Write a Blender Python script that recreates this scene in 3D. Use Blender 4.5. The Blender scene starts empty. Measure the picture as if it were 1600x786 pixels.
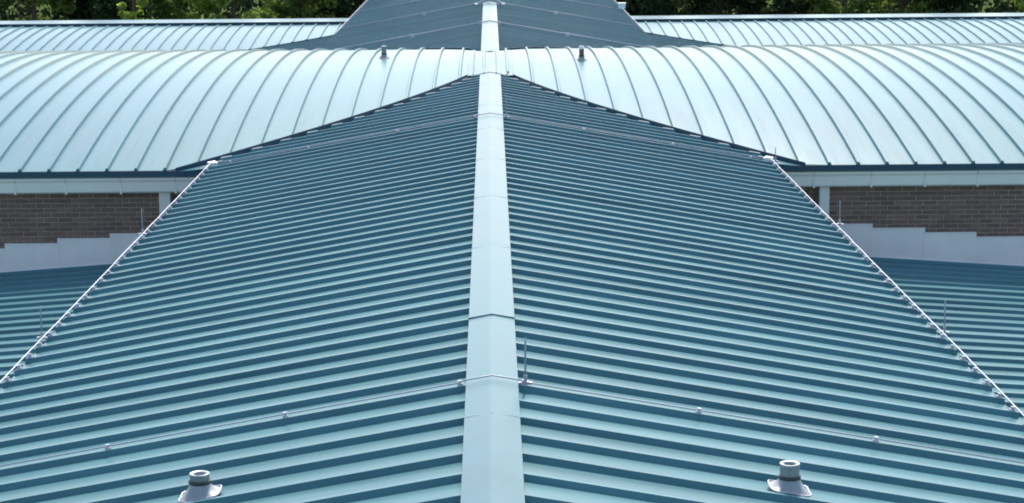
import bpy, math, random
import numpy as np
random.seed(7); rng = np.random.default_rng(7)
R_ = math.radians
scene = bpy.context.scene
col = scene.collection

# ------------------------------------------------------------------ camera, sky, sun, exposure
ZR = 7.2                      # height of the main ridge above the ground; heights below are relative to the ridge
def make_camera():
    cd = bpy.data.cameras.new('camera'); co = bpy.data.objects.new('camera', cd); col.objects.link(co)
    cd.sensor_fit = 'HORIZONTAL'; cd.sensor_width = 36.0; cd.lens = 72.048
    cd.clip_start = 0.1; cd.clip_end = 3000
    pt, yw, rl = 0.1829, 0.0097, -0.0073
    cy, sy = math.cos(yw), math.sin(yw)
    from mathutils import Vector, Matrix
    fw = Vector((sy*math.cos(pt), cy*math.cos(pt), -math.sin(pt)))
    rt = Vector((cy, -sy, 0)); up = rt.cross(fw)
    r2 = math.cos(rl)*rt + math.sin(rl)*up; u2 = math.cos(rl)*up - math.sin(rl)*rt
    m = Matrix((r2, u2, -fw)).transposed().to_4x4(); m.translation = Vector((0.0118, 0, ZR+3.6526))
    co.matrix_world = m
    scene.camera = co
make_camera()
SUN_EL, SUN_AZ = 47.0, 5.5   # azimuth to the right of straight ahead (+Y)
w = bpy.data.worlds.new('World'); scene.world = w; w.use_nodes = True
nt = w.node_tree; bg = nt.nodes['Background']
sky = nt.nodes.new('ShaderNodeTexSky'); sky.sky_type = 'NISHITA'; sky.sun_disc = False
sky.sun_elevation = R_(SUN_EL); sky.sun_rotation = R_(SUN_AZ); sky.air_density = 1.0; sky.dust_density = 2.0
nt.links.new(sky.outputs[0], bg.inputs[0]); bg.inputs[1].default_value = 0.15
sd = bpy.data.lights.new('sun', 'SUN'); so = bpy.data.objects.new('sun', sd); col.objects.link(so)
sd.energy = 2.6; sd.angle = R_(0.5); sd.color = (1.0, 0.95, 0.86)
so.rotation_euler = (R_(-(90-SUN_EL)), 0, R_(-SUN_AZ)); so.location = (10, 60, 60)
vs = scene.view_settings
vs.view_transform = 'Standard'; vs.look = 'None'; vs.gamma = 1.0; vs.exposure = 1.12; vs.use_curve_mapping = False
scene.render.engine = 'CYCLES'; scene.cycles.filter_width = 1.9

# ------------------------------------------------------------------ materials
def new_mat(name):
    m = bpy.data.materials.new(name); m.use_nodes = True
    return m, m.node_tree, m.node_tree.nodes['Principled BSDF']
def metal_paint(name, base, rough, var=0.05, streak=(0.6, 6, 6), bump=0.0, bumpscale=(1, 1, 1), dirt=0.10, spec=0.08, coat=0.0):
    """painted sheet: small panel-to-panel difference, weathering and rain streaks, slight buckle of the sheet"""
    m, t, b = new_mat(name); N = t.nodes; L = t.links
    geo = N.new('ShaderNodeNewGeometry'); oi = N.new('ShaderNodeObjectInfo')
    mp = N.new('ShaderNodeMapping'); mp.inputs['Scale'].default_value = streak
    L.new(geo.outputs['Position'], mp.inputs['Vector'])
    n1 = N.new('ShaderNodeTexNoise'); n1.inputs['Scale'].default_value = 1.0; n1.inputs['Detail'].default_value = 6; n1.inputs['Roughness'].default_value = 0.65
    L.new(mp.outputs[0], n1.inputs['Vector'])
    n2 = N.new('ShaderNodeTexNoise'); n2.inputs['Scale'].default_value = 55; n2.inputs['Detail'].default_value = 3
    L.new(geo.outputs['Position'], n2.inputs['Vector'])
    # value = 1 + var*(rand-.5)*2 + dirt*(noise-.5)*2
    a = N.new('ShaderNodeMath'); a.operation = 'MULTIPLY_ADD'; a.inputs[1].default_value = 2*var; a.inputs[2].default_value = 1-var
    L.new(oi.outputs['Random'], a.inputs[0])
    c = N.new('ShaderNodeMath'); c.operation = 'MULTIPLY_ADD'; c.inputs[1].default_value = 2*dirt; c.inputs[2].default_value = -dirt
    L.new(n1.outputs['Fac'], c.inputs[0])
    d = N.new('ShaderNodeMath'); d.operation = 'MULTIPLY_ADD'; d.inputs[1].default_value = 0.10; d.inputs[2].default_value = -0.05
    L.new(n2.outputs['Fac'], d.inputs[0])
    s1 = N.new('ShaderNodeMath'); s1.operation = 'ADD'; L.new(a.outputs[0], s1.inputs[0]); L.new(c.outputs[0], s1.inputs[1])
    s2 = N.new('ShaderNodeMath'); s2.operation = 'ADD'; L.new(s1.outputs[0], s2.inputs[0]); L.new(d.outputs[0], s2.inputs[1])
    h = N.new('ShaderNodeHueSaturation'); h.inputs['Color'].default_value = (*base, 1)
    L.new(s2.outputs[0], h.inputs['Value']); L.new(h.outputs[0], b.inputs['Base Color'])
    r = N.new('ShaderNodeMath'); r.operation = 'MULTIPLY_ADD'; r.inputs[1].default_value = 0.14; r.inputs[2].default_value = rough-0.07
    L.new(n1.outputs['Fac'], r.inputs[0]); L.new(r.outputs[0], b.inputs['Roughness'])
    b.inputs['Specular IOR Level'].default_value = spec
    b.inputs['Coat Weight'].default_value = coat; b.inputs['Coat Roughness'].default_value = 0.28
    if bump:
        mp2 = N.new('ShaderNodeMapping'); mp2.inputs['Scale'].default_value = bumpscale
        L.new(geo.outputs['Position'], mp2.inputs['Vector'])
        n3 = N.new('ShaderNodeTexNoise'); n3.inputs['Scale'].default_value = 1; n3.inputs['Detail'].default_value = 2
        L.new(mp2.outputs[0], n3.inputs['Vector'])
        bp = N.new('ShaderNodeBump'); bp.inputs['Strength'].default_value = 1.0; bp.inputs['Distance'].default_value = bump
        L.new(n3.outputs['Fac'], bp.inputs['Height']); L.new(bp.outputs[0], b.inputs['Normal'])
    return m
def plain(name, base, rough=0.6, metallic=0.0, var=0.08, nscale=9.0, dirt=0.12):
    m, t, b = new_mat(name); N = t.nodes; L = t.links
    oi = N.new('ShaderNodeObjectInfo'); geo = N.new('ShaderNodeNewGeometry')
    n1 = N.new('ShaderNodeTexNoise'); n1.inputs['Scale'].default_value = nscale; n1.inputs['Detail'].default_value = 5
    L.new(geo.outputs['Position'], n1.inputs['Vector'])
    a = N.new('ShaderNodeMath'); a.operation = 'MULTIPLY_ADD'; a.inputs[1].default_value = 2*var; a.inputs[2].default_value = 1-var-dirt
    L.new(oi.outputs['Random'], a.inputs[0])
    c = N.new('ShaderNodeMath'); c.operation = 'MULTIPLY_ADD'; c.inputs[1].default_value = 2*dirt
    L.new(n1.outputs['Fac'], c.inputs[0]); L.new(a.outputs[0], c.inputs[2])
    h = N.new('ShaderNodeHueSaturation'); h.inputs['Color'].default_value = (*base, 1)
    L.new(c.outputs[0], h.inputs['Value']); L.new(h.outputs[0], b.inputs['Base Color'])
    b.inputs['Roughness'].default_value = rough; b.inputs['Metallic'].default_value = metallic
    return m
def brick_mat():
    m, t, b = new_mat('brick'); N = t.nodes; L = t.links
    oi = N.new('ShaderNodeObjectInfo'); geo = N.new('ShaderNodeNewGeometry')
    cr = N.new('ShaderNodeValToRGB'); e = cr.color_ramp.elements
    e[0].position = 0; e[0].color = (0.140, 0.090, 0.070, 1); e[1].position = 1; e[1].color = (0.220, 0.135, 0.100, 1)
    k = e.new(0.45); k.color = (0.172, 0.108, 0.082, 1); k = e.new(0.75); k.color = (0.200, 0.116, 0.086, 1)
    L.new(oi.outputs['Random'], cr.inputs[0])
    n1 = N.new('ShaderNodeTexNoise'); n1.inputs['Scale'].default_value = 40; n1.inputs['Detail'].default_value = 6
    L.new(geo.outputs['Position'], n1.inputs['Vector'])
    mr = N.new('ShaderNodeMath'); mr.operation = 'MULTIPLY_ADD'; mr.inputs[1].default_value = 0.7; mr.inputs[2].default_value = 0.65
    L.new(n1.outputs['Fac'], mr.inputs[0])
    h = N.new('ShaderNodeHueSaturation'); L.new(cr.outputs[0], h.inputs['Color']); L.new(mr.outputs[0], h.inputs['Value'])
    L.new(h.outputs[0], b.inputs['Base Color']); b.inputs['Roughness'].default_value = 0.9
    bp = N.new('ShaderNodeBump'); bp.inputs['Distance'].default_value = 0.004; L.new(n1.outputs['Fac'], bp.inputs['Height']); L.new(bp.outputs[0], b.inputs['Normal'])
    return m
def leaf_mat(name, ca, cb, trans=0.35):
    m, t, b = new_mat(name); N = t.nodes; L = t.links
    geo = N.new('ShaderNodeNewGeometry')
    n1 = N.new('ShaderNodeTexNoise'); n1.inputs['Scale'].default_value = 1.3; n1.inputs['Detail'].default_value = 4
    L.new(geo.outputs['Position'], n1.inputs['Vector'])
    cr = N.new('ShaderNodeValToRGB'); e = cr.color_ramp.elements
    e[0].position = 0.32; e[0].color = (*ca, 1); e[1].position = 0.68; e[1].color = (*cb, 1)
    L.new(n1.outputs['Fac'], cr.inputs[0])
    h = N.new('ShaderNodeHueSaturation'); L.new(cr.outputs[0], h.inputs['Color'])
    v = N.new('ShaderNodeMath'); v.operation = 'MULTIPLY_ADD'; v.inputs[1].default_value = 0.6; v.inputs[2].default_value = 0.7
    L.new(geo.outputs['Random Per Island'], v.inputs[0]); L.new(v.outputs[0], h.inputs['Value'])
    N.remove(b); b = N.new('ShaderNodeBsdfDiffuse'); L.new(h.outputs[0], b.inputs['Color'])
    tr = N.new('ShaderNodeBsdfTranslucent'); L.new(h.outputs[0], tr.inputs['Color'])
    mx = N.new('ShaderNodeMixShader'); mx.inputs[0].default_value = trans
    L.new(b.outputs[0], mx.inputs[1]); L.new(tr.outputs[0], mx.inputs[2])
    L.new(mx.outputs[0], N['Material Output'].inputs['Surface'])
    return m
PAINT = (0.070, 0.166, 0.184)
M = dict(
    slope=metal_paint('roof_paint', PAINT, 0.32, var=0.08, dirt=0.38, streak=(0.5, 7, 1), bump=0.0025, bumpscale=(0.9, 3.0, 1), coat=0.0),
    arch=metal_paint('arched_roof_paint', (0.075, 0.179, 0.203), 0.30, coat=0.0, var=0.035, streak=(7, 0.4, 1), bump=0.002, bumpscale=(3.0, 0.8, 1), dirt=0.30),
    cap=metal_paint('ridge_paint', (0.060, 0.146, 0.172), 0.30, coat=0.0, var=0.03, streak=(2, 1.5, 2), bump=0.002, bumpscale=(2, 1.2, 1), dirt=0.30),
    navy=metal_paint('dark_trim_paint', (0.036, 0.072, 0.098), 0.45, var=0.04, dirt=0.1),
    grey=plain('grey_gutter', (0.66, 0.63, 0.57), 0.5, var=0.03, dirt=0.06, nscale=4),
    lead=plain('grey_flashing', (0.74, 0.70, 0.655), 0.5, var=0.05, dirt=0.14, nscale=3),
    deck=plain('roof_deck', (0.16, 0.25, 0.28), 0.7),
    galv=plain('bare_aluminium', (0.36, 0.37, 0.41), 0.5, 0.4, dirt=0.1),
    white=plain('white_plastic', (0.78, 0.77, 0.76), 0.5, dirt=0.05),
    boot=plain('grey_boot', (0.25, 0.27, 0.275), 0.42, 0.25, nscale=20, dirt=0.12),
    rubber=plain('black_rubber', (0.03, 0.03, 0.035), 0.6),
    rust=plain('brown_pipe', (0.20, 0.085, 0.075), 0.55),
    brick=brick_mat(),
    mortar=plain('mortar', (0.43, 0.345, 0.27), 0.95, nscale=25),
    apron=plain('weathered_sheet', (0.36, 0.40, 0.40), 0.7, dirt=0.1),
    render=plain('wall_render', (0.45, 0.42, 0.38), 0.9),
    bark=plain('bark', (0.085, 0.062, 0.045), 0.95, nscale=6, dirt=0.3),
)

# ------------------------------------------------------------------ mesh helpers
class MB:
    def __init__(s): s.v = []; s.f = []
    def grid(s, rows):
        """rows: list of equal-length lists of points"""
        n = len(rows[0]); o = len(s.v)
        for r in rows: s.v += [tuple(map(float, p)) for p in r]
        for i in range(len(rows)-1):
            for j in range(n-1):
                a = o+i*n+j; s.f.append((a, a+1, a+n+1, a+n))
        return s
    def box(s, x0, x1, y0, y1, z0, z1):
        o = len(s.v)
        s.v += [(x0,y0,z0),(x1,y0,z0),(x1,y1,z0),(x0,y1,z0),(x0,y0,z1),(x1,y0,z1),(x1,y1,z1),(x0,y1,z1)]
        s.f += [tuple(o+i for i in q) for q in ((0,3,2,1),(4,5,6,7),(0,1,5,4),(1,2,6,5),(2,3,7,6),(3,0,4,7))]
        return s
    def poly(s, pts):
        o = len(s.v); s.v += [tuple(map(float, p)) for p in pts]; s.f.append(tuple(range(o, o+len(pts)))); return s
    def prism(s, pts, vec):
        """closed polygon extruded along vec"""
        o = len(s.v); n = len(pts)
        s.v += [tuple(p) for p in pts] + [tuple(p[k]+vec[k] for k in range(3)) for p in pts]
        s.f.append(tuple(range(o+n-1, o-1, -1))); s.f.append(tuple(range(o+n, o+2*n)))
        for i in range(n):
            j = (i+1) % n; s.f.append((o+i, o+j, o+n+j, o+n+i))
        return s
    def tube(s, pts, r, k=8, cap=True):
        pts = [np.array(p, float) for p in pts]; o = len(s.v); n = len(pts)
        rr = r if hasattr(r, '__len__') else [r]*n
        for i, p in enumerate(pts):
            d = pts[min(i+1, n-1)]-pts[max(i-1, 0)]; d = d/np.linalg.norm(d)
            a = np.cross(d, (0, 0, 1.0)); 
            if np.linalg.norm(a) < 1e-3: a = np.cross(d, (0, 1.0, 0))
            a /= np.linalg.norm(a); b = np.cross(a, d)
            for j in range(k):
                t = 2*math.pi*j/k; s.v.append(tuple(p+rr[i]*(math.cos(t)*a+math.sin(t)*b)))
        for i in range(n-1):
            for j in range(k):
                j2 = (j+1) % k; s.f.append((o+i*k+j, o+i*k+j2, o+(i+1)*k+j2, o+(i+1)*k+j))
        if cap:
            s.f.append(tuple(o+j for j in range(k))[::-1]); s.f.append(tuple(o+(n-1)*k+j for j in range(k)))
        return s
    def lathe(s, prof, k=24, c=(0, 0, 0)):
        s_ = len(s.v)
        for (r, z) in prof:
            for j in range(k):
                t = 2*math.pi*j/k; s.v.append((c[0]+r*math.cos(t), c[1]+r*math.sin(t), c[2]+z))
        for i in range(len(prof)-1):
            for j in range(k):
                j2 = (j+1) % k; s.f.append((s_+i*k+j, s_+i*k+j2, s_+(i+1)*k+j2, s_+(i+1)*k+j))
        return s
    def mesh(s, name, smooth=False):
        me = bpy.data.meshes.new(name); me.from_pydata(s.v, [], s.f); me.validate(); me.update()
        if smooth: me.polygons.foreach_set('use_smooth', [True]*len(me.polygons))
        return me
    def build(s, name, mat, parent=None, smooth=False, loc=(0, 0, 0)):
        return link(name, s.mesh(name, smooth), mat, parent, loc)
def link(name, me, mat, parent=None, loc=(0, 0, 0)):
    if mat and not me.materials: me.materials.append(M[mat] if isinstance(mat, str) else mat)
    o = bpy.data.objects.new(name, me); col.objects.link(o); o.location = loc
    if parent: o.parent = parent
    return o
def tag(o, label=None, cat=None, group=None, kind=None):
    if label: o['label'] = label
    if cat: o['category'] = cat
    if group: o['group'] = group
    if kind: o['kind'] = kind
    return o
def empty(name, loc=(0, 0, 0)):
    o = bpy.data.objects.new(name, None); col.objects.link(o); o.location = loc; o.empty_display_size = 0.3
    return o

# ------------------------------------------------------------------ the shapes of the roofs (z relative to the ridge)
P = 0.45                                   # width of a roof panel
RB, RT, RH = 0.042, 0.018, 0.045           # rib half base, half top, height
SL, XE, WC = 0.1766, 4.315, 0.383          # slope of the main roof, eave, width of ridge cap
YC, RA, ZC, YE = 40.97, 50.5, 0.008, 31.615
YE2 = 2*YC-YE
YW = YE+0.30                               # brick wall below the arched roof
YF0, YEND = 2.5, 86.0                      # the main roof starts below the camera and runs on past the top of the picture
FYC, FZC, FYE = 76.5, -1.83, 67.2          # far arched wing
FYE2 = 2*FYC-FYE
zb = lambda Y: ZC-(RA-math.sqrt(RA*RA-(Y-YC)**2))
zf = lambda Y: FZC-(RA-math.sqrt(RA*RA-(Y-FYC)**2))
zm = lambda X: -SL*abs(X)
PAN = -RH                                  # pan below rib tops
zs_near = lambda X: -2.345-0.070*(abs(X)-5.85)
zs_far = lambda X: -1.96-0.100*(abs(X)-5.45)
XS_IN, XS_OUT = 4.02, 12.5                 # low side roofs
def yv(X):                                 # near valley of the arched roof over the main roof
    z = zm(X); a = RA*RA-(RA-(ZC-z))**2
    return YC-math.sqrt(max(a, 0.0))
def xv(Y): return max(0.0, -zb(Y)/SL)      # the same valley the other way round
def yvf(X):                                # far wing against the far side roof
    z = zs_far(X); a = RA*RA-(RA-(FZC-z))**2
    return FYC-math.sqrt(max(a, 0.0))
def xvf(Y): return 5.45+(-1.96-zf(Y))/0.100
VX = lambda v: (v[0], v[1], v[2]+ZR)

# ------------------------------------------------------------------ ground
g = MB(); g.grid([[(x, y, 0) for x in (-900, -60, -30, 0, 30, 60, 900)] for y in (-900, -20, 40, 95, 140, 1500)])
mt, t, b = new_mat('grass'); N = t.nodes; L = t.links
n1 = N.new('ShaderNodeTexNoise'); n1.inputs['Scale'].default_value = 0.7; n1.inputs['Detail'].default_value = 10
ge = N.new('ShaderNodeNewGeometry'); L.new(ge.outputs['Position'], n1.inputs['Vector'])
cr = N.new('ShaderNodeValToRGB'); cr.color_ramp.elements[0].color = (0.035, 0.055, 0.018, 1); cr.color_ramp.elements[1].color = (0.09, 0.12, 0.04, 1)
L.new(n1.outputs['Fac'], cr.inputs[0]); N.remove(b); b = N.new('ShaderNodeBsdfDiffuse'); L.new(cr.outputs[0], b.inputs['Color']); L.new(b.outputs[0], N['Material Output'].inputs['Surface'])
tag(g.build('ground', mt), kind='structure')

# ------------------------------------------------------------------ building
B = empty('building', (0, 40, 0))
tag(B, 'long low building with ribbed pale blue-green metal roofs, arched cross wings and brick walls', 'building')
B_off = (0, -40, 0)                        # children are written in world coordinates
def part(mb, name, mat, parent=None, smooth=False):
    mb.v = [VX(v) for v in mb.v]
    return mb.build(name, mat, parent or B, smooth, B_off if parent is None else (0, 0, 0))

def strip_panel(u0, u1, place, stations, closed_start=True, RB=RB, RT=RT, RH=RH):
    """one roof panel: flat pan between two ribs plus the rib along its u1 side.
    place(u, t, h) -> point; every facet strip keeps its own edge so that folds stay crisp"""
    mb = MB()
    prof = [(u0+RB, 0), (u1-RB, 0), (u1-RT, RH), (u1+RT, RH), (u1+RB, 0)]
    for (a, ha), (c, hc) in zip(prof[:-1], prof[1:]):
        mb.grid([[place(a, t, ha), place(c, t, hc)] for t in stations])
    if closed_start:
        for t in (stations[0], stations[-1]):
            mb.poly([place(u1-RB, t, 0), place(u1-RT, t, RH), place(u1+RT, t, RH), place(u1+RB, t, 0)])
    return mb

# main gabled roof: two slopes, panels across the slope
GAP = 0.10                                 # panels stop short of the valley
def main_outer(Y):
    if YE < Y < YE2: return max(0.13, min(XE+0.03, xv(Y)-GAP))
    return XE+0.03
for s in (-1, 1):
    decks = []
    for (ya, yb, w_) in ((YF0, YE, 'near'), (YE2, YEND, 'far')):
        deck = MB(); deck.prism([(s*0.05, ya, -0.10), (s*XE, ya, zm(XE)-0.09), (s*XE, ya, zm(XE)-0.24), (s*0.05, ya, -0.26)], (0, yb-ya, 0))
        d = part(deck, 'roof_slope', 'deck'); decks.append(d)
        d['label'] = w_+(' left' if s < 0 else ' right')+' slope of the main roof, ribs running down from the ridge'
    k = int((YEND-YF0)/P)
    yoff = (25.839-P*60) % P               # phase of the ribs along the ridge
    y = YF0-(YF0 % P)+yoff
    while y+P < YEND:
        y0, y1 = y, y+P; y += P
        if YC-2.3 < y1+RB and y0 < YC+0.9: continue
        if YE < y1 < YE2 and main_outer(y1) <= 0.14 and main_outer(y0) <= 0.14: continue
        jz = random.uniform(-.0018, .0018); jy_ = random.uniform(-.002, .002)
        def place(u, t, h, s=s):
            u = u+jy_*(1 if h else 0)+random.uniform(-.0006, .0006); h = h+jz*(1 if h else 0)
            xo = main_outer(u); x = 0.12+(xo-0.12)*t
            return (s*x, u, zm(x)+PAN+h)
        pn = part(strip_panel(y0, y1, place, (0, 1)), 'roof_panel', 'slope', decks[0 if y0 < YC else 1])
        if YE-0.1 < y1 < YC-1.8:           # pale closure on the cut rib end beside the valley
            xo = main_outer(y1); mb = MB(); xi = max(0.2, xo-0.17)
            mb.prism([(s*xi, y1-0.022, zm(xi)+0.001), (s*xo, y1-0.022, zm(xo)+0.001), (s*xo, y1+0.022, zm(xo)+0.001), (s*xi, y1+0.022, zm(xi)+0.001)], (0, 0, 0.010))
            part(mb, 'rib_closure', 'apron', decks[0])

# ridge cap, folded sheets with lapped joints
def cap_section(ya, yb, lift=0.0, mat='cap', closed=False):
    mb = MB(); W = WC/2; e = 0.006+lift; th = 0.004
    drop = SL*W
    for s in (-1, 1):
        mb.grid([[(0, ya, e), (s*0.02, ya, e-0.001), (s*W, ya, e-drop), (s*(W+0.004), ya, e-drop-0.042)],
                 [(0, yb, e), (s*0.02, yb, e-0.001), (s*W, yb, e-drop), (s*(W+0.004), yb, e-drop-0.042)]])
    if closed: mb.poly([(-W, ya, e-drop), (0, ya, e), (W, ya, e-drop), (W, ya, e-drop-0.03), (0, ya, e-0.03), (-W, ya, e-drop-0.03)])
    return part(mb, 'ridge_cap', mat)
def cap_joint(Y, r=0.006):
    mb = MB(); W = WC/2+0.006; D = SL*W
    q = 0.0075; mb.prism([(-W, Y-0.022, q-D), (0, Y-0.022, q), (W, Y-0.022, q-D), (W, Y-0.022, q-D+r), (0, Y-0.022, q+r), (-W, Y-0.022, q-D+r)], (0, 0.03, 0))
    part(mb, 'cap_joint', 'cap')
jy = [2.3, 4.1, 7.3, 10.5, 13.65, 16.82, 20.1, 23.3, 26.45, 29.65, 32.85, 36.0, 38.0]
for i in range(len(jy)-1):
    cap_section(jy[i], jy[i+1], 0.0006*(i % 2))
    if i: cap_joint(jy[i], 0.010 if abs(jy[i]-16.82) < 0.1 else 0.0012)
jf = [42.55, 45.8, 49.0, 52.2, 55.4, 58.6, 61.8, 65, 68.2, 71.4, 74.6, 77.8, 81, 85.9]
for i in range(len(jf)-1):
    cap_section(jf[i], jf[i+1], 0.012+0.001*(i % 2), closed=(i == 0))
# saddle where the ridge runs into the arched roof
sd_ = MB()
for s in (-1, 1):
    sd_.grid([[(s*x, Y, max(zb(Y), zm(x) if Y < YC-0.5 else -9)+0.016+h) for (x, h) in ((0.0, 0.0), (0.10, 0.0), (0.115, 0.014), (0.13, 0.0), (0.30, 0.0), (0.315, 0.018), (0.33, 0.0), (0.42, 0.0), (0.43, -0.03))] for Y in np.linspace(38.02, 42.5, 12)])
part(sd_, 'saddle_flashing', 'cap', smooth=False)

# arched roof panels
def arch_roof(zfun, ylo, yhi, x0, x1, phase, mat, label, ystart=None, yend=None, nst=22):
    d = MB()
    ys = list(np.linspace(ylo+0.06, yhi-0.06, 20))
    d.prism([(x0, y, zfun(y)-0.09) for y in ys]+[(x0, y, zfun(y)-0.16) for y in ys[::-1]], (x1-x0, 0, 0))
    o = part(d, 'arched_roof', 'deck'); o['label'] = label
    n0 = math.ceil((x0-phase)/P); n1_ = math.floor((x1-phase)/P)
    for i in range(n0, n1_):
        u0 = phase+i*P; u1 = u0+P
        ya = (lambda u: ystart(u)) if ystart else (lambda u: ylo)
        yb = (lambda u: yend(u)) if yend else (lambda u: yhi)
        if yb(u0)-ya(u0) < 0.3 and yb(u1)-ya(u1) < 0.3: continue
        if max(abs(u0), abs(u1)) < 0.3: pass
        def place(u, t, h):
            a, c = ya(u), yb(u); Y = a+(c-a)*t
            return (u, Y, zfun(Y)+h*(0.9 if t < 0.003 else 1))
        part(strip_panel(u0, u1, place, np.concatenate([[0, 0.006], np.linspace(0.02, 1, nst)]), True, 0.033, 0.016, 0.047), 'roof_panel', mat, o, smooth=True)
    return o
ys1 = lambda u: (yv(u) if abs(u) < abs(zb(YE))/SL else YE) if abs(u) > 0.19 else 38.4
ye1 = lambda u: 2*YC-ys1(u) if abs(u) > 0.19 else 43.0
arch_roof(zb, YE, YE2, -17.8, 18.0, 0.3307, 'arch', 'arched roof of the near cross wing', ys1, ye1)
XVF = XS_OUT
ys2 = lambda u: max(FYE, yvf(u)) if abs(u) < XVF else FYE
fa = arch_roof(zf, FYE, FYE2, -26.5, 26.5, 0.33, 'arch', 'arched roof of the far cross wing', lambda u: max(ys2(u), FYE) if abs(u) > 4.3 else FYC-0.1, lambda u: FYE2 if abs(u) > 4.3 else FYC-0.15, 14)
# raised crown cap of the far wing
for s in (-1, 1):
    x = 4.35
    while x < 26:
        xe = min(x+3.0, 26.4)
        mb = MB(); a, c = (x, xe-0.006) if s > 0 else (-xe+0.006, -x)
        yq = list(np.linspace(FYC-0.35, FYC+2.0, 8))
        mb.prism([(a, y, zf(y)+RH+0.062) for y in yq]+[(a, y, zf(y)+RH+0.054) for y in yq[::-1]], (c-a, 0, 0))
        part(mb, 'crown_cap', 'cap')
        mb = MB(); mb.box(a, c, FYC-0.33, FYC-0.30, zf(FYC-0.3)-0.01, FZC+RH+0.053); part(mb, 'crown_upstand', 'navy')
        x = xe

# valley trim: dark upstand below the edge of the arched roof, pale gutter sheet along the panel ends
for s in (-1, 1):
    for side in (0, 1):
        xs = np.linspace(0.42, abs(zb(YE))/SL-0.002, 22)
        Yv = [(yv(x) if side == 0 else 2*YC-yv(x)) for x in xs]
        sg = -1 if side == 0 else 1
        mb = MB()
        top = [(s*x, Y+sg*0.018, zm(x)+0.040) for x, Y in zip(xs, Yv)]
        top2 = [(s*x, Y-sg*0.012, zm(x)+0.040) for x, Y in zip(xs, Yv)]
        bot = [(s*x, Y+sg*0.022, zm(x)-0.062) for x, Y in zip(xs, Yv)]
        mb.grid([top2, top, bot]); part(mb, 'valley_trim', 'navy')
        mb = MB()
        inn = [(s*max(0.12, x-0.30), Y, zm(max(0.12, x-0.30))-RH+0.004) for x, Y in zip(xs, Yv)]
        out = [(s*(x+0.06), Y, zm(x+0.06)-RH-0.006) for x, Y in zip(xs, Yv)]
        mb.grid([inn, out]); part(mb, 'valley_gutter', 'apron')
    mb = MB(); xo_ = abs(zb(YE))/SL-0.03
    mb.prism([(s*(XE-0.06), YE-0.02, zm(XE)-0.075), (s*xo_, YE-0.02, zm(xo_)-0.035), (s*(XE+0.3), yv(XE+0.3), zm(XE+0.3)-0.045), (s*(XE-0.06), yv(XE-0.06), zm(XE-0.06)-0.065)], (0, 0, 0.015))
    part(mb, 'valley_apron', 'cap')
    # white corner piece where valley, eave and gutter meet
    mb = MB(); mb.prism([(s*(XE-0.10), YE-0.20, zm(XE)-0.03), (s*(XE+0.05), YE-0.22, zm(XE)-0.03), (s*(XE+0.09), YE+0.0, zm(XE)-0.05), (s*(XE-0.02), YE+0.02, zm(XE)-0.03)], (0, 0, 0.075))
    part(mb, 'corner_cap', 'white')

# eave of the arched wing: dark drip edge, grey gutter in lengths, brackets
for side in (0, 1):
    for s in (-1, 1):
        yy = YE if side == 0 else YE2; sg = -1 if side == 0 else 1
        mb = MB(); a, c = sorted((s*4.75, s*17.7))
        z = zb(YE)
        mb.prism([(a, yy+sg*0.02, z-0.004), (a, yy+sg*0.025, z-0.085), (a, yy-sg*0.02, z-0.085), (a, yy-sg*0.02, z-0.004)], (c-a, 0, 0))
        part(mb, 'drip_edge', 'navy')
        mb = MB(); a2, c2 = sorted((s*4.36, s*4.745)); z2 = zb(YE)-0.01
        mb.prism([(a2, yy+sg*0.015, z2), (a2, yy+sg*0.02, z2-0.075), (a2, yy-sg*0.02, z2-0.075), (a2, yy-sg*0.02, z2)], (c2-a2, 0, 0))
        part(mb, 'drip_edge', 'navy')
        if side: continue
        js = [5.05-0.85, 5.05, 5.95, 6.79, 7.62]+[7.62+0.84*i for i in range(1, 12)] if s > 0 else [4.05, 4.92, 5.774, 6.626, 7.42]+[7.42+0.84*i for i in range(1, 12)]
        for i in range(len(js)-1):
            a, c = sorted((s*js[i], s*js[i+1])); a += 0.003; c -= 0.003
            mb = MB()                     # ogee-like gutter front
            pr = [(yy+0.02, -0.982), (yy+0.02, -1.020), (yy+0.045, -1.028), (yy+0.055, -1.06), (yy+0.055, -1.20), (yy+0.075, -1.222), (YW+0.05, -1.222), (YW+0.05, -0.985)]
            mb.prism([(a, q, z) for q, z in pr], (c-a, 0, 0)); part(mb, 'gutter_length', 'grey')
            mb = MB(); xx = js[i+1]*s
            mb.box(xx-0.016, xx+0.016, yy+0.044, yy+0.07, -1.236, -1.075); part(mb, 'gutter_bracket', 'grey')

# brick walls below the gutter, bricks one by one where they show
BL, BH, BD, JT = 0.215, 0.065, 0.10, 0.010
brick_me = []
for v in range(5):
    mb = MB(); e = 0.0015*(v % 3)
    x0, x1, z0, z1 = -BL/2+e, BL/2-e*0.5, -BH/2+e*0.3, BH/2-e*0.4
    c = 0.006
    mb.v = [(x0, 0, z0), (x1, 0, z0), (x1, 0, z1), (x0, 0, z1)]
    mb = MB(); o = 0
    fr = [(x0+c, -0.0, z0+c), (x1-c, -0.0, z0+c), (x1-c, -0.0, z1-c), (x0+c, -0.0, z1-c)]
    md = [(x0, c, z0), (x1, c, z0), (x1, c, z1), (x0, c, z1)]
    bk = [(x0, 0.03, z0), (x1, 0.03, z0), (x1, 0.03, z1), (x0, 0.03, z1)]
    mb.v = fr+md+bk; mb.f = [(0, 1, 2, 3)]
    for r in (0, 4):
        for i in range(4):
            j = (i+1) % 4; mb.f.append((r+i, r+4+i, r+4+j, r+j))
    brick_me.append(mb.mesh('brick'))
half = MB(); x0, x1, z0, z1, c = -0.051, 0.051, -BH/2, BH/2, 0.006
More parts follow.
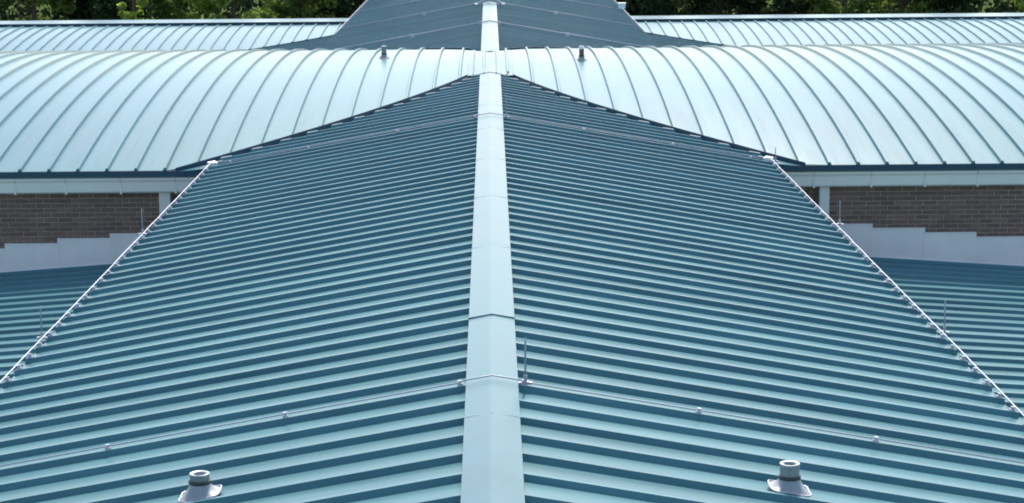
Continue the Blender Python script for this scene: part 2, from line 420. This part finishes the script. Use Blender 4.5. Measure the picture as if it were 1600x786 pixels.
half.v = [(x0+c, 0, z0+c), (x1-c, 0, z0+c), (x1-c, 0, z1-c), (x0+c, 0, z1-c), (x0, c, z0), (x1, c, z0), (x1, c, z1), (x0, c, z1), (x0, .03, z0), (x1, .03, z0), (x1, .03, z1), (x0, .03, z1)]
half.f = [(0, 1, 2, 3)]+[(r+i, r+4+i, r+4+(i+1) % 4, r+(i+1) % 4) for r in (0, 4) for i in range(4)]
half_me = half.mesh('brick')
for me in brick_me+[half_me]: me.materials.append(M['brick'])
ZT = -1.222
for s in (-1, 1):
    wb = MB(); a, c = sorted((s*5.02, s*17.6))
    wb.box(a, c, YW+0.012, YW+0.35, -ZR, ZT+0.2)
    wall = part(wb, 'brick_wall', 'mortar'); wall['label'] = ('left' if s < 0 else 'right')+' brown brick wall under the arched roof'
    rec = MB(); a2, c2 = sorted((s*3.9, s*5.02)); rec.box(a2, c2, YW+0.162, YW+0.35, -ZR, ZT+0.2)
    rw = part(rec, 'brick_recess', 'mortar')
    lim = 7.95 if s < 0 else 8.65
    far_b = MB()
    row = 0; z = ZT-JT/2-BH/2+0.03
    while z > -ZR+0.05:
        off = 0 if row % 2 == 0 else (BL+JT)/2
        x = 5.03+off+BL/2
        if off:
            if z > -2.30:
                o = link('brick', half_me, None, wall, (s*(5.03+0.051), YW+random.uniform(-0.002, 0.002), z+ZR))
        while x < 17.5:
            if x < lim and z > -2.18:
                o = link('brick', random.choice(brick_me), None, wall, (s*x+random.uniform(-.001, .001), YW+random.uniform(-0.002, 0.002), z+ZR))
                o.rotation_euler = (random.uniform(-.008, .008), random.uniform(-.006, .006), random.uniform(-.012, .012))
            else:
                far_b.box(s*x-BL/2, s*x+BL/2, YW, YW+0.03, z-BH/2, z+BH/2)
            x += BL+JT
        if z > -2.5:
            x = 4.9-off
            while x > 4.3:
                o = link('brick', random.choice(brick_me), None, rw, (s*x, YW+0.15, z+ZR)); x -= BL+JT
        z -= BH+JT; row += 1
    fb = part(far_b, 'lower_brickwork', 'brick', wall); fb['kind'] = 'stuff'
    # square downpipe at the corner of the brickwork
    xa, xb = (5.025, 5.206) if s < 0 else (5.157, 5.318)
    if s > 0: pass
    dp = MB(); a, c = sorted((s*xa, s*xb))
    dp.prism([(a, YW-0.13, -2.75), (a+0.012, YW-0.142, -2.75), (c-0.012, YW-0.142, -2.75), (c, YW-0.13, -2.75), (c, YW-0.02, -2.75), (a, YW-0.02, -2.75)], (0, 0, -1.20+2.75))
    part(dp, 'downpipe', 'grey')
    # stepped flashing, one sheet after another, following the courses
    if s > 0: st = [5.20, 6.03, 6.866, 7.683]+[7.683+0.83*i for i in range(1, 6)]; zt = [-1.85, -1.922, -2.0, -2.077]
    else:     st = [5.19, 6.02, 6.85, 7.681]+[7.681+0.83*i for i in range(1, 6)]; zt = [-1.90, -1.972, -2.047, -2.125]
    st = [4.35]+st; zt = [zt[0]+0.075]+zt
    while len(zt) < len(st): zt.append(zt[-1]-0.075)
    # each sheet runs from st[i] to st[i+1]; its top is level, its foot follows the roof
    for i in range(len(st)-1):
        xa, xb = st[i]-0.02*(i > 0), st[i+1]; y = YW-0.016-0.004*(i % 2)
        f0, f1 = zs_near(xa)-0.02, zs_near(xb)-0.02; zt_ = zt[i]
        mb = MB()
        mb.prism([(s*xa, y, f0), (s*xb, y, f1), (s*xb, y, zt_), (s*xa, y, zt_)], (0, 0.003, 0))
        mb.prism([(s*xa, y-0.022, f0-0.03), (s*xb, y-0.022, f1-0.03), (s*xb, y-0.001, f1+0.012), (s*xa, y-0.001, f0+0.012)], (0, 0.0008, 0))
        mb.prism([(s*xa, y-0.010, zt_), (s*xb, y-0.010, zt_), (s*xb, y-0.010, zt_-0.018), (s*xa, y-0.010, zt_-0.018)], (0, 0.03, 0))
        part(mb, 'flashing_sheet', 'lead')

# low side roofs: near ones run up to the brick wall, far ones meet the far arched wing
for s in (-1, 1):
    for near in (True, False):
        zs = zs_near if near else zs_far
        ya, yb = (YF0, YW-0.03) if near else (YE2-0.25, FYC)
        dk = MB(); ye_ = yb if near else FYE
        dk.prism([(s*3.9, ya, zs(3.9)-0.06), (s*XS_OUT, ya, zs(XS_OUT)-0.06), (s*XS_OUT, ya, zs(XS_OUT)-0.2), (s*3.9, ya, zs(3.9)-0.2)], (0, ye_-ya, 0))
        d = part(dk, 'side_roof', 'deck')
        d['label'] = ('left ' if s < 0 else 'right ')+('near' if near else 'far')+' low side roof below the main eave'
        y = ya-(ya % P)+0.2
        while y+P < yb:
            y0, y1 = y, y+P; y += P
            if y0 < ya: continue
            def outer(u):
                if near or u < FYE: return XS_OUT
                return max(4.2, min(XS_OUT, xvf(u)-0.05))
            if outer(y0) < 4.3: continue
            def place(u, t, h, s=s, zs=zs):
                x = XS_IN+(outer(u)-XS_IN)*t
                return (s*x, u, zs(x)-RH+h)
            part(strip_panel(y0, y1, place, (0, 1)), 'roof_panel', 'slope', d)
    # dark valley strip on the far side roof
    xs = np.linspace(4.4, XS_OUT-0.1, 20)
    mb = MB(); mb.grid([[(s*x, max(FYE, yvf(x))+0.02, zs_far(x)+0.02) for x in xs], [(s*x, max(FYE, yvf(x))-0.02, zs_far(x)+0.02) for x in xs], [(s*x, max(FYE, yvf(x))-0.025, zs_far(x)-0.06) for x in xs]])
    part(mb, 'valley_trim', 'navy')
    # wall between main eave and side roof, walls down to the ground
    for (ya, yb) in ((YF0, YW+0.16), (YE2-0.2, YEND)):
        mb = MB(); a, c = sorted((s*3.86, s*4.0)); mb.box(a, c, ya, yb, -ZR, -0.80); part(mb, 'clerestory_wall', 'render')
    for (ya, yb) in ((YF0, YW-0.02), (YE2-0.2, FYE)):
        mb = MB(); a, c = sorted((s*12.1, s*12.35)); mb.box(a, c, ya, yb, -ZR, -3.02); part(mb, 'side_wall', 'render')
    mb = MB(); a, c = sorted((s*17.3, s*17.58)); mb.box(a, c, YW+0.36, YE2-0.3, -ZR, -1.06); part(mb, 'end_wall', 'render')
    mb = MB(); a, c = sorted((s*26.0, s*26.3)); mb.box(a, c, FYE+0.36, FYE2-0.3, -ZR, -2.9); part(mb, 'end_wall', 'render')
    mb = MB(); a, c = sorted((s*12.0, s*26.3)); mb.box(a, c, FYE+0.3, FYE+0.34, -ZR, -2.86); part(mb, 'front_wall', 'render')

# ------------------------------------------------------------------ lightning protection
def conductor(name, pts, r, label, clips=(), clip_scale=1.0, group=None):
    pts = [VX(p) for p in pts]
    base = pts[0]
    e = empty(name, base)
    mb = MB(); mb.tube([tuple(np.array(p)-base) for p in pts], r, 6); mb.build('cable', 'galv', e, True)
    cm = None
    for (c, ang) in clips:
        c = np.array(VX(c))-base
        if cm is None:
            m2 = MB(); q = clip_scale
            m2.box(-0.022*q, 0.022*q, -0.030*q, 0.030*q, -0.026*q, -0.008*q)
            m2.prism([(-0.016*q, -0.016*q, -0.008*q), (0.016*q, -0.016*q, -0.008*q), (0.016*q, -0.010*q, 0.018*q), (-0.016*q, -0.010*q, 0.018*q)], (0, 0.026*q, 0))
            cm = m2.mesh('clip'); cm.materials.append(M['galv'])
        o = bpy.data.objects.new('clip', cm); col.objects.link(o); o.parent = e; o.location = c; o.rotation_euler = (0, ang, 0)
    tag(e, label, 'cable', group); return e
yoff = (25.839-P*60) % P
def rib_at(Y): return round((Y-yoff)/P)*P+yoff
for s in (-1, 1):
    nm = 'left' if s < 0 else 'right'
    for (ya, yb, lab) in ((3.0, YE-0.12, f'thin pale metal cable clipped along the near {nm} eave of the main roof'),
                          (57.8, 84, f'pale metal cable along the far {nm} eave beyond the arched wing')):
        ribs = []
        y = rib_at(ya)+P
        while y < yb: ribs.append(y); y += P
        pts = [(s*(XE+0.02), ya, zm(XE)+0.03)]
        for y in ribs: pts += [(s*(XE+0.02+random.uniform(-.004, .004)), y, zm(XE)+0.030+random.uniform(-.003, .003))]
        pts.append((s*(XE+0.02), yb, zm(XE)+0.03))
        conductor('lightning_cable', pts, 0.0072, lab, [((s*(XE-0.012), y, zm(XE)+0.024), s*0.17) for y in ribs], 0.95)
cross = [(14.61, (1.52, 2.83, 4.1), 0.006, 0.9, 'metal cable crossing the ridge and slopes in the foreground beside the front rod'),
         (31.38, (1.43, 2.8, 4.0), 0.008, 1.0, 'metal cable crossing the ridge just before the arched wing'),
         (51.0, (1.93,), 0.016, 2.0, 'pale metal cable crossing the far roof just beyond the arched wing'),
         (59.3, (1.90,), 0.013, 2.0, 'pale metal cable on the far roof passing under the ridge bracket'),
         (66.3, (1.90,), 0.013, 2.0, 'farthest pale metal cable across the main roof')]
for (Y, cl, r, q, lab) in cross:
    Y = rib_at(Y); lift = 0.016+r
    pts = [(-XE, Y, zm(XE)+lift), (-2.2, Y+.006, zm(2.2)+lift+.004), (-0.24, Y, zm(0.24)+lift), (-0.20, Y, zm(.2)+lift+0.012), (0, Y, lift+0.012), (0.20, Y, zm(.2)+lift+0.012), (0.24, Y, zm(0.24)+lift), (2.2, Y-.006, zm(2.2)+lift+.004), (XE, Y, zm(XE)+lift)]
    clips = [((s*x, Y, zm(x)+lift), s*0.17) for x in cl for s in (-1, 1)]+[((s*0.235, Y, zm(0.235)+lift), s*0.17) for s in (-1, 1)]
    conductor('lightning_cable', pts, r, lab, clips, q)
def rod(X, Y, z, hgt, label):
    e = empty('lightning_rod', VX((X, Y, z)))
    mb = MB(); mb.tube([(0, 0, 0.02), (0, 0, hgt*0.9), (0, 0, hgt)], [0.0075, 0.007, 0.003], 8); mb.build('rod', 'galv', e, True)
    mb = MB(); mb.lathe([(0.001, 0.0), (0.028, 0.0), (0.028, 0.012), (0.014, 0.016), (0.014, 0.055), (0.009, 0.06), (0.001, 0.06)], 12); mb.build('base', 'galv', e)
    mb = MB(); mb.box(-0.05, 0.05, -0.014, 0.014, -0.012, 0.006); mb.build('clamp', 'galv', e)
    tag(e, label, 'lightning rod', 'short rods along the roof edges and ridge')
rod(0.245, rib_at(14.61), -0.025, 0.34, 'short upright metal rod beside the ridge in the foreground')
rod(0.245, rib_at(31.38), -0.025, 0.34, 'short upright metal rod beside the ridge near the arched wing')
rod(-XE-0.03, 25.2, zm(XE)+0.02, 0.32, 'short rod on the left eave in front of the brick wall')
rod(-XE-0.04, 19.4, zm(XE)+0.02, 0.32, 'short rod on the left eave in front of the low side roof')
rod(XE+0.08, 25.44, zm(XE)+0.02, 0.30, 'short rod on the right eave in front of the brick wall')
rod(XE+0.05, 19.26, zm(XE)+0.02, 0.33, 'short rod on the right eave in front of the low side roof')
rod(XE+0.06, 31.2, zm(XE)+0.02, 0.22, 'faint short rod at the right corner where eave meets arched roof')
# bracket on the ridge far back and white box at the far right eave
e = empty('ridge_bracket', VX((0, 58.6, 0.03)))
mb = MB(); mb.prism([(-0.36, -0.05, -0.045), (0, -0.05, 0.02), (0.36, -0.05, -0.045), (0.36, -0.05, -0.015), (0.1, -0.05, 0.12), (-0.1, -0.05, 0.12), (-0.36, -0.05, -0.015)], (0, 0.1, 0)); mb.build('saddle', 'galv', e)
for s in (-1, 1):
    mb = MB(); mb.box(s*0.38-0.05, s*0.38+0.05, -0.09, 0.09, -0.065, -0.03); mb.build('foot', 'white', e)
mb = MB(); mb.tube([(0, 0, 0.1), (0, 0, 0.5)], 0.03, 10); mb.build('mast', 'galv', e, True)
tag(e, 'pale metal bracket straddling the ridge cap at the top of the picture', 'bracket')
e = empty('junction_box', VX((XE+0.02, 67.6, zm(XE)+0.0)))
mb = MB(); mb.box(-0.11, 0.11, -0.09, 0.09, 0, 0.15); bx = mb.build('box_body', 'white', e)
mb = MB(); mb.prism([(-0.13, -0.11, 0.15), (0.13, -0.11, 0.15), (0.13, 0.11, 0.15), (-0.13, 0.11, 0.15)], (0, 0, 0.03)); mb.build('lid', 'white', e)
tag(e, 'small white box on the far right eave against the trees', 'box')

# ------------------------------------------------------------------ vent pipes with flared flashing boots
def vent(X, Y, zsurf, tilt, sc, label, pipe='boot', boot_h=0.14, pipe_h=0.11, cap='boot'):
    e = empty('roof_vent', VX((X, Y, zsurf)))
    k = 32; mb = MB()
    rows = []
    for t in np.linspace(0, 1, 9):
        rad = 0.072+(0.136-0.072)*(1-t)**1.7; z = RH*0.4+(boot_h)*t
        r = []
        for j in range(k+1):
            a = 2*math.pi*j/k; q = (1-t)**1.5
            sqr = 1/max(abs(math.cos(a)), abs(math.sin(a)))
            rr = rad*((1-q)+q*min(sqr, 1.28))
            x, y = rr*math.cos(a), rr*math.sin(a)
            r.append((x*sc, y*sc*0.95, z*sc-tilt*x*sc*(1-t)))
        rows.append(r)
    mb.grid(rows); mb.build('boot', 'boot', e, True)
    # bright rolled rim of the sheet, dipping over the pan and up the ribs
    mb = MB(); pts = []
    for p in rows[0]: pts.append((p[0]*1.02, p[1]*1.02, p[2]+0.002+0.006*abs(math.sin(3*math.atan2(p[1], p[0])))))
    mb.tube(pts, 0.007*sc, 6, cap=False); mb.build('rim', 'galv', e, True)
    zt = (RH*0.4+boot_h)*sc
    mb = MB(); mb.lathe([(0.074*sc, zt-0.012), (0.079*sc, zt-0.008), (0.079*sc, zt+0.010), (0.066*sc, zt+0.014)], 24); mb.build('seal_ring', 'rubber', e, True)
    mb = MB(); zp = zt+0.010; r0 = 0.068*sc; h = pipe_h*sc
    mb.lathe([(r0, zp-0.05), (r0, zp+h*0.8), (r0*1.05, zp+h*0.85), (r0*1.05, zp+h), (r0*0.98, zp+h+0.002), (r0*0.62, zp+h-0.004), (r0*0.60, zp+h-0.014), (r0*0.58, zp+h*0.1), (0.001, zp+h*0.1)], 28)
    pp = mb.build('pipe', pipe, e, True)
    if cap != pipe:
        m2 = MB(); m2.lathe([(r0*1.1, zp+h*0.72), (r0*1.12, zp+h+0.006), (0.001, zp+h+0.016)], 20); m2.build('pipe_cap', cap, e, True)
    tag(e, label, 'vent pipe', 'vent pipes through the roofs'); return e
vL = vent(-1.925, 12.99, zm(1.87)+PAN, -SL, 0.94, 'grey flared vent pipe on the left slope at the bottom of the picture', boot_h=0.095, pipe_h=0.050)
vR = vent(1.955, 12.98, zm(1.87)+PAN, SL, 0.94, 'grey flared vent pipe on the right slope at the bottom of the picture', boot_h=0.090, pipe_h=0.088)
vent(-2.128, 41.2, zb(41.2), 0, 0.72, 'small grey vent pipe on the crown of the arched roof left of the ridge', boot_h=0.10, pipe_h=0.20)
vent(1.803, 40.4, zb(40.4), 0, 0.72, 'small brown vent pipe with white top on the arched roof right of the ridge', pipe='rust', boot_h=0.10, pipe_h=0.24, cap='white')

# ------------------------------------------------------------------ trees behind the far wing
def tree(name, X, Y, hgt, crown_r, crown_z0, leafm, n, leaf, label, group, cone=False, clumps=60):
    e = empty(name, (X, Y, 0))
    mb = MB(); th = hgt*0.92
    bend = rng.uniform(-.3, .3, 2)
    pts = [(bend[0]*t*t, bend[1]*t*t, th*t) for t in np.linspace(0, 1, 8)]
    r0 = 0.02*hgt+0.04
    mb.tube(pts, [r0*(1-0.85*t) for t in np.linspace(0, 1, 8)], 8)
    for i in range(12):
        z = crown_z0+(th-crown_z0)*rng.uniform(0.0, 0.8); a = rng.uniform(0, 6.28); t = z/th
        f = (1-t*0.75) if cone else math.sin(min(1, max(0.12, (z-crown_z0)/(hgt-crown_z0)))*math.pi)*0.6+0.35
        L_ = crown_r*0.75*f
        b0 = np.array([bend[0]*t*t, bend[1]*t*t, z]); d = np.array([math.cos(a), math.sin(a), 0.45 if not cone else -0.05])
        mb.tube([b0, b0+d*L_*0.5, b0+d*L_+np.array([0, 0, 0.1])], [r0*(1-t)*0.45+0.015, r0*(1-t)*0.25+0.012, 0.008], 5)
    mb.build('trunk', 'bark', e, True)
    # clumps of leaves through the crown's volume
    H = hgt-crown_z0
    cz = rng.uniform(0, 1, clumps)
    if cone: cr_ = (1-cz)**0.8*crown_r
    else: cr_ = np.sqrt(np.clip(1-(2*cz-0.95)**2, 0.02, 1))*crown_r
    ca = rng.uniform(0, 2*np.pi, clumps); cd = np.sqrt(rng.uniform(0.15, 1, clumps))*cr_
    cc = np.stack([np.cos(ca)*cd, np.sin(ca)*cd, crown_z0+cz*H], 1)
    cs = rng.uniform(0.5, 1.1, clumps)*crown_r*0.30
    idx = rng.integers(0, clumps, n)
    dv = rng.normal(size=(n, 3)); dv /= np.linalg.norm(dv, axis=1)[:, None]
    rad = rng.uniform(0, 1, n)**0.45
    c = cc[idx]+dv*(cs[idx]*rad)[:, None]*np.array([1, 1, 0.75])
    nrm = dv*0.7+rng.normal(size=(n, 3))*0.6+np.array([0, 0, 0.35]); nrm /= np.linalg.norm(nrm, axis=1)[:, None]
    a = np.cross(nrm, rng.normal(size=(n, 3))); a /= np.linalg.norm(a, axis=1)[:, None]; b = np.cross(nrm, a)
    sz = (leaf*rng.uniform(0.6, 1.3, n))[:, None]
    V = np.stack([c+a*sz, c+b*sz*0.55+nrm*sz*0.12, c-a*sz, c-b*sz*0.55+nrm*sz*0.12], 1).reshape(-1, 3)
    me = bpy.data.meshes.new('crown'); me.vertices.add(4*n); me.vertices.foreach_set('co', V.ravel())
    me.loops.add(4*n); me.loops.foreach_set('vertex_index', np.arange(4*n)); me.polygons.add(n)
    me.polygons.foreach_set('loop_start', np.arange(n)*4); me.polygons.foreach_set('loop_total', np.full(n, 4)); me.update(); me.validate()
    link('crown', me, leafm, e)
    tag(e, label, 'tree', group)
dark = leaf_mat('dark_leaves', (0.022, 0.040, 0.020), (0.045, 0.072, 0.030), 0.3)
mid = leaf_mat('mid_leaves', (0.060, 0.105, 0.028), (0.19, 0.26, 0.065), 0.5)
lime = leaf_mat('lime_leaves', (0.30, 0.42, 0.06), (0.48, 0.58, 0.13), 0.6)
light = leaf_mat('light_leaves', (0.15, 0.25, 0.05), (0.38, 0.48, 0.12), 0.55)
dry = leaf_mat('dry_leaves', (0.13, 0.105, 0.06), (0.24, 0.20, 0.13), 0.4)
G = 'trees behind the far wing'
T = [  # name, X, Y, height, crown radius, crown base, leaves, count, leaf size, label
 ('broadleaf_tree', -25.6, 101, 9, 1.5, 1.5, dry, 7000, .12, 'dry brownish tree at the far left edge'),
 ('broadleaf_tree', -22.6, 102, 8.5, 2.0, 1.2, mid, 9000, .13, 'mid green tree next to the brownish tree at far left'),
 ('conifer', -19.6, 104, 9.5, 3.0, 0.8, dark, 14000, .15, 'dark conifer left of the narrow lime tree'),
 ('columnar_tree', -17.3, 100, 8, 0.66, 0.6, lime, 15000, .10, 'narrow bright lime-green tree standing upright on the left'),
 ('broadleaf_tree', -15.3, 102.5, 8, 1.6, 1.0, mid, 14000, .12, 'green and dark mottled tree just right of the lime tree'),
 ('broadleaf_tree', -12.6, 101, 8.5, 2.1, 1.0, light, 24000, .12, 'large light green leafy tree at left centre'),
 ('broadleaf_tree', -9.6, 103, 8.5, 1.9, 0.8, mid, 14000, .12, 'dull green tree between the light green tree and the dark conifers'),
 ('conifer', -6.8, 105, 10, 3.0, 0.5, dark, 14000, .15, 'dark conifer left of the main roof'),
 ('conifer', 8.0, 104, 10, 3.2, 0.5, dark, 15000, .15, 'dark conifer just right of the main roof'),
 ('conifer', 11.6, 103, 9.5, 3.0, 0.5, dark, 14000, .15, 'second dark conifer right of the main roof'),
 ('conifer', 15.0, 104.5, 9.5, 2.8, 0.5, dark, 13000, .15, 'third dark conifer right of the main roof'),
 ('broadleaf_tree', 17.6, 102, 8, 1.7, 0.8, mid, 9000, .12, 'mid green tree among the dark conifers on the right'),
 ('broadleaf_tree', 20.6, 103, 8, 1.6, 0.8, mid, 8000, .12, 'smaller mid green tree among the dark conifers on the right'),
 ('conifer', 23.2, 104, 9.5, 2.8, 0.5, dark, 13000, .15, 'rightmost dark conifer beside the light green tree'),
 ('broadleaf_tree', 26.2, 101, 8, 1.5, 0.8, light, 14000, .12, 'light green tree at the far right edge'),
]
for (nm, X, Y, h, r, z0, lm, n, ls, lab) in T:
    tree(nm, X, Y, h, r, z0, lm, n, ls, lab, G, cone=(nm == 'conifer'), clumps=90 if nm != 'columnar_tree' else 70)
# second row: a dark belt of wood behind, too dense to count
def belt():
    n = 60000; X = rng.uniform(-45, 45, n); Z = 13*rng.uniform(0, 1, n)**1.0; Y = 111+rng.uniform(0, 5, n)+1.2*np.sin(X*1.1)+0.8*np.sin(X*2.7+1)
    keep = Z < 7.6+1.2*np.sin(X*0.6)+0.8*np.sin(X*1.7+2); X, Y, Z = X[keep], Y[keep], Z[keep]; n = len(X)
    c = np.stack([X, Y, Z], 1); nrm = rng.normal(size=(n, 3))+np.array([0, -0.6, 0.4]); nrm /= np.linalg.norm(nrm, axis=1)[:, None]
    a = np.cross(nrm, rng.normal(size=(n, 3))); a /= np.linalg.norm(a, axis=1)[:, None]; b = np.cross(nrm, a)
    sz = rng.uniform(0.15, 0.3, n)[:, None]
    V = np.stack([c+a*sz, c+b*sz*0.6, c-a*sz, c-b*sz*0.6], 1).reshape(-1, 3)
    me = bpy.data.meshes.new('wood'); me.vertices.add(4*n); me.vertices.foreach_set('co', V.ravel())
    me.loops.add(4*n); me.loops.foreach_set('vertex_index', np.arange(4*n)); me.polygons.add(n)
    me.polygons.foreach_set('loop_start', np.arange(n)*4); me.polygons.foreach_set('loop_total', np.full(n, 4)); me.update(); me.validate()
    tag(link('woodland', me, dark), 'dense dark belt of wood behind the separate trees', 'wood', kind='stuff')
belt()
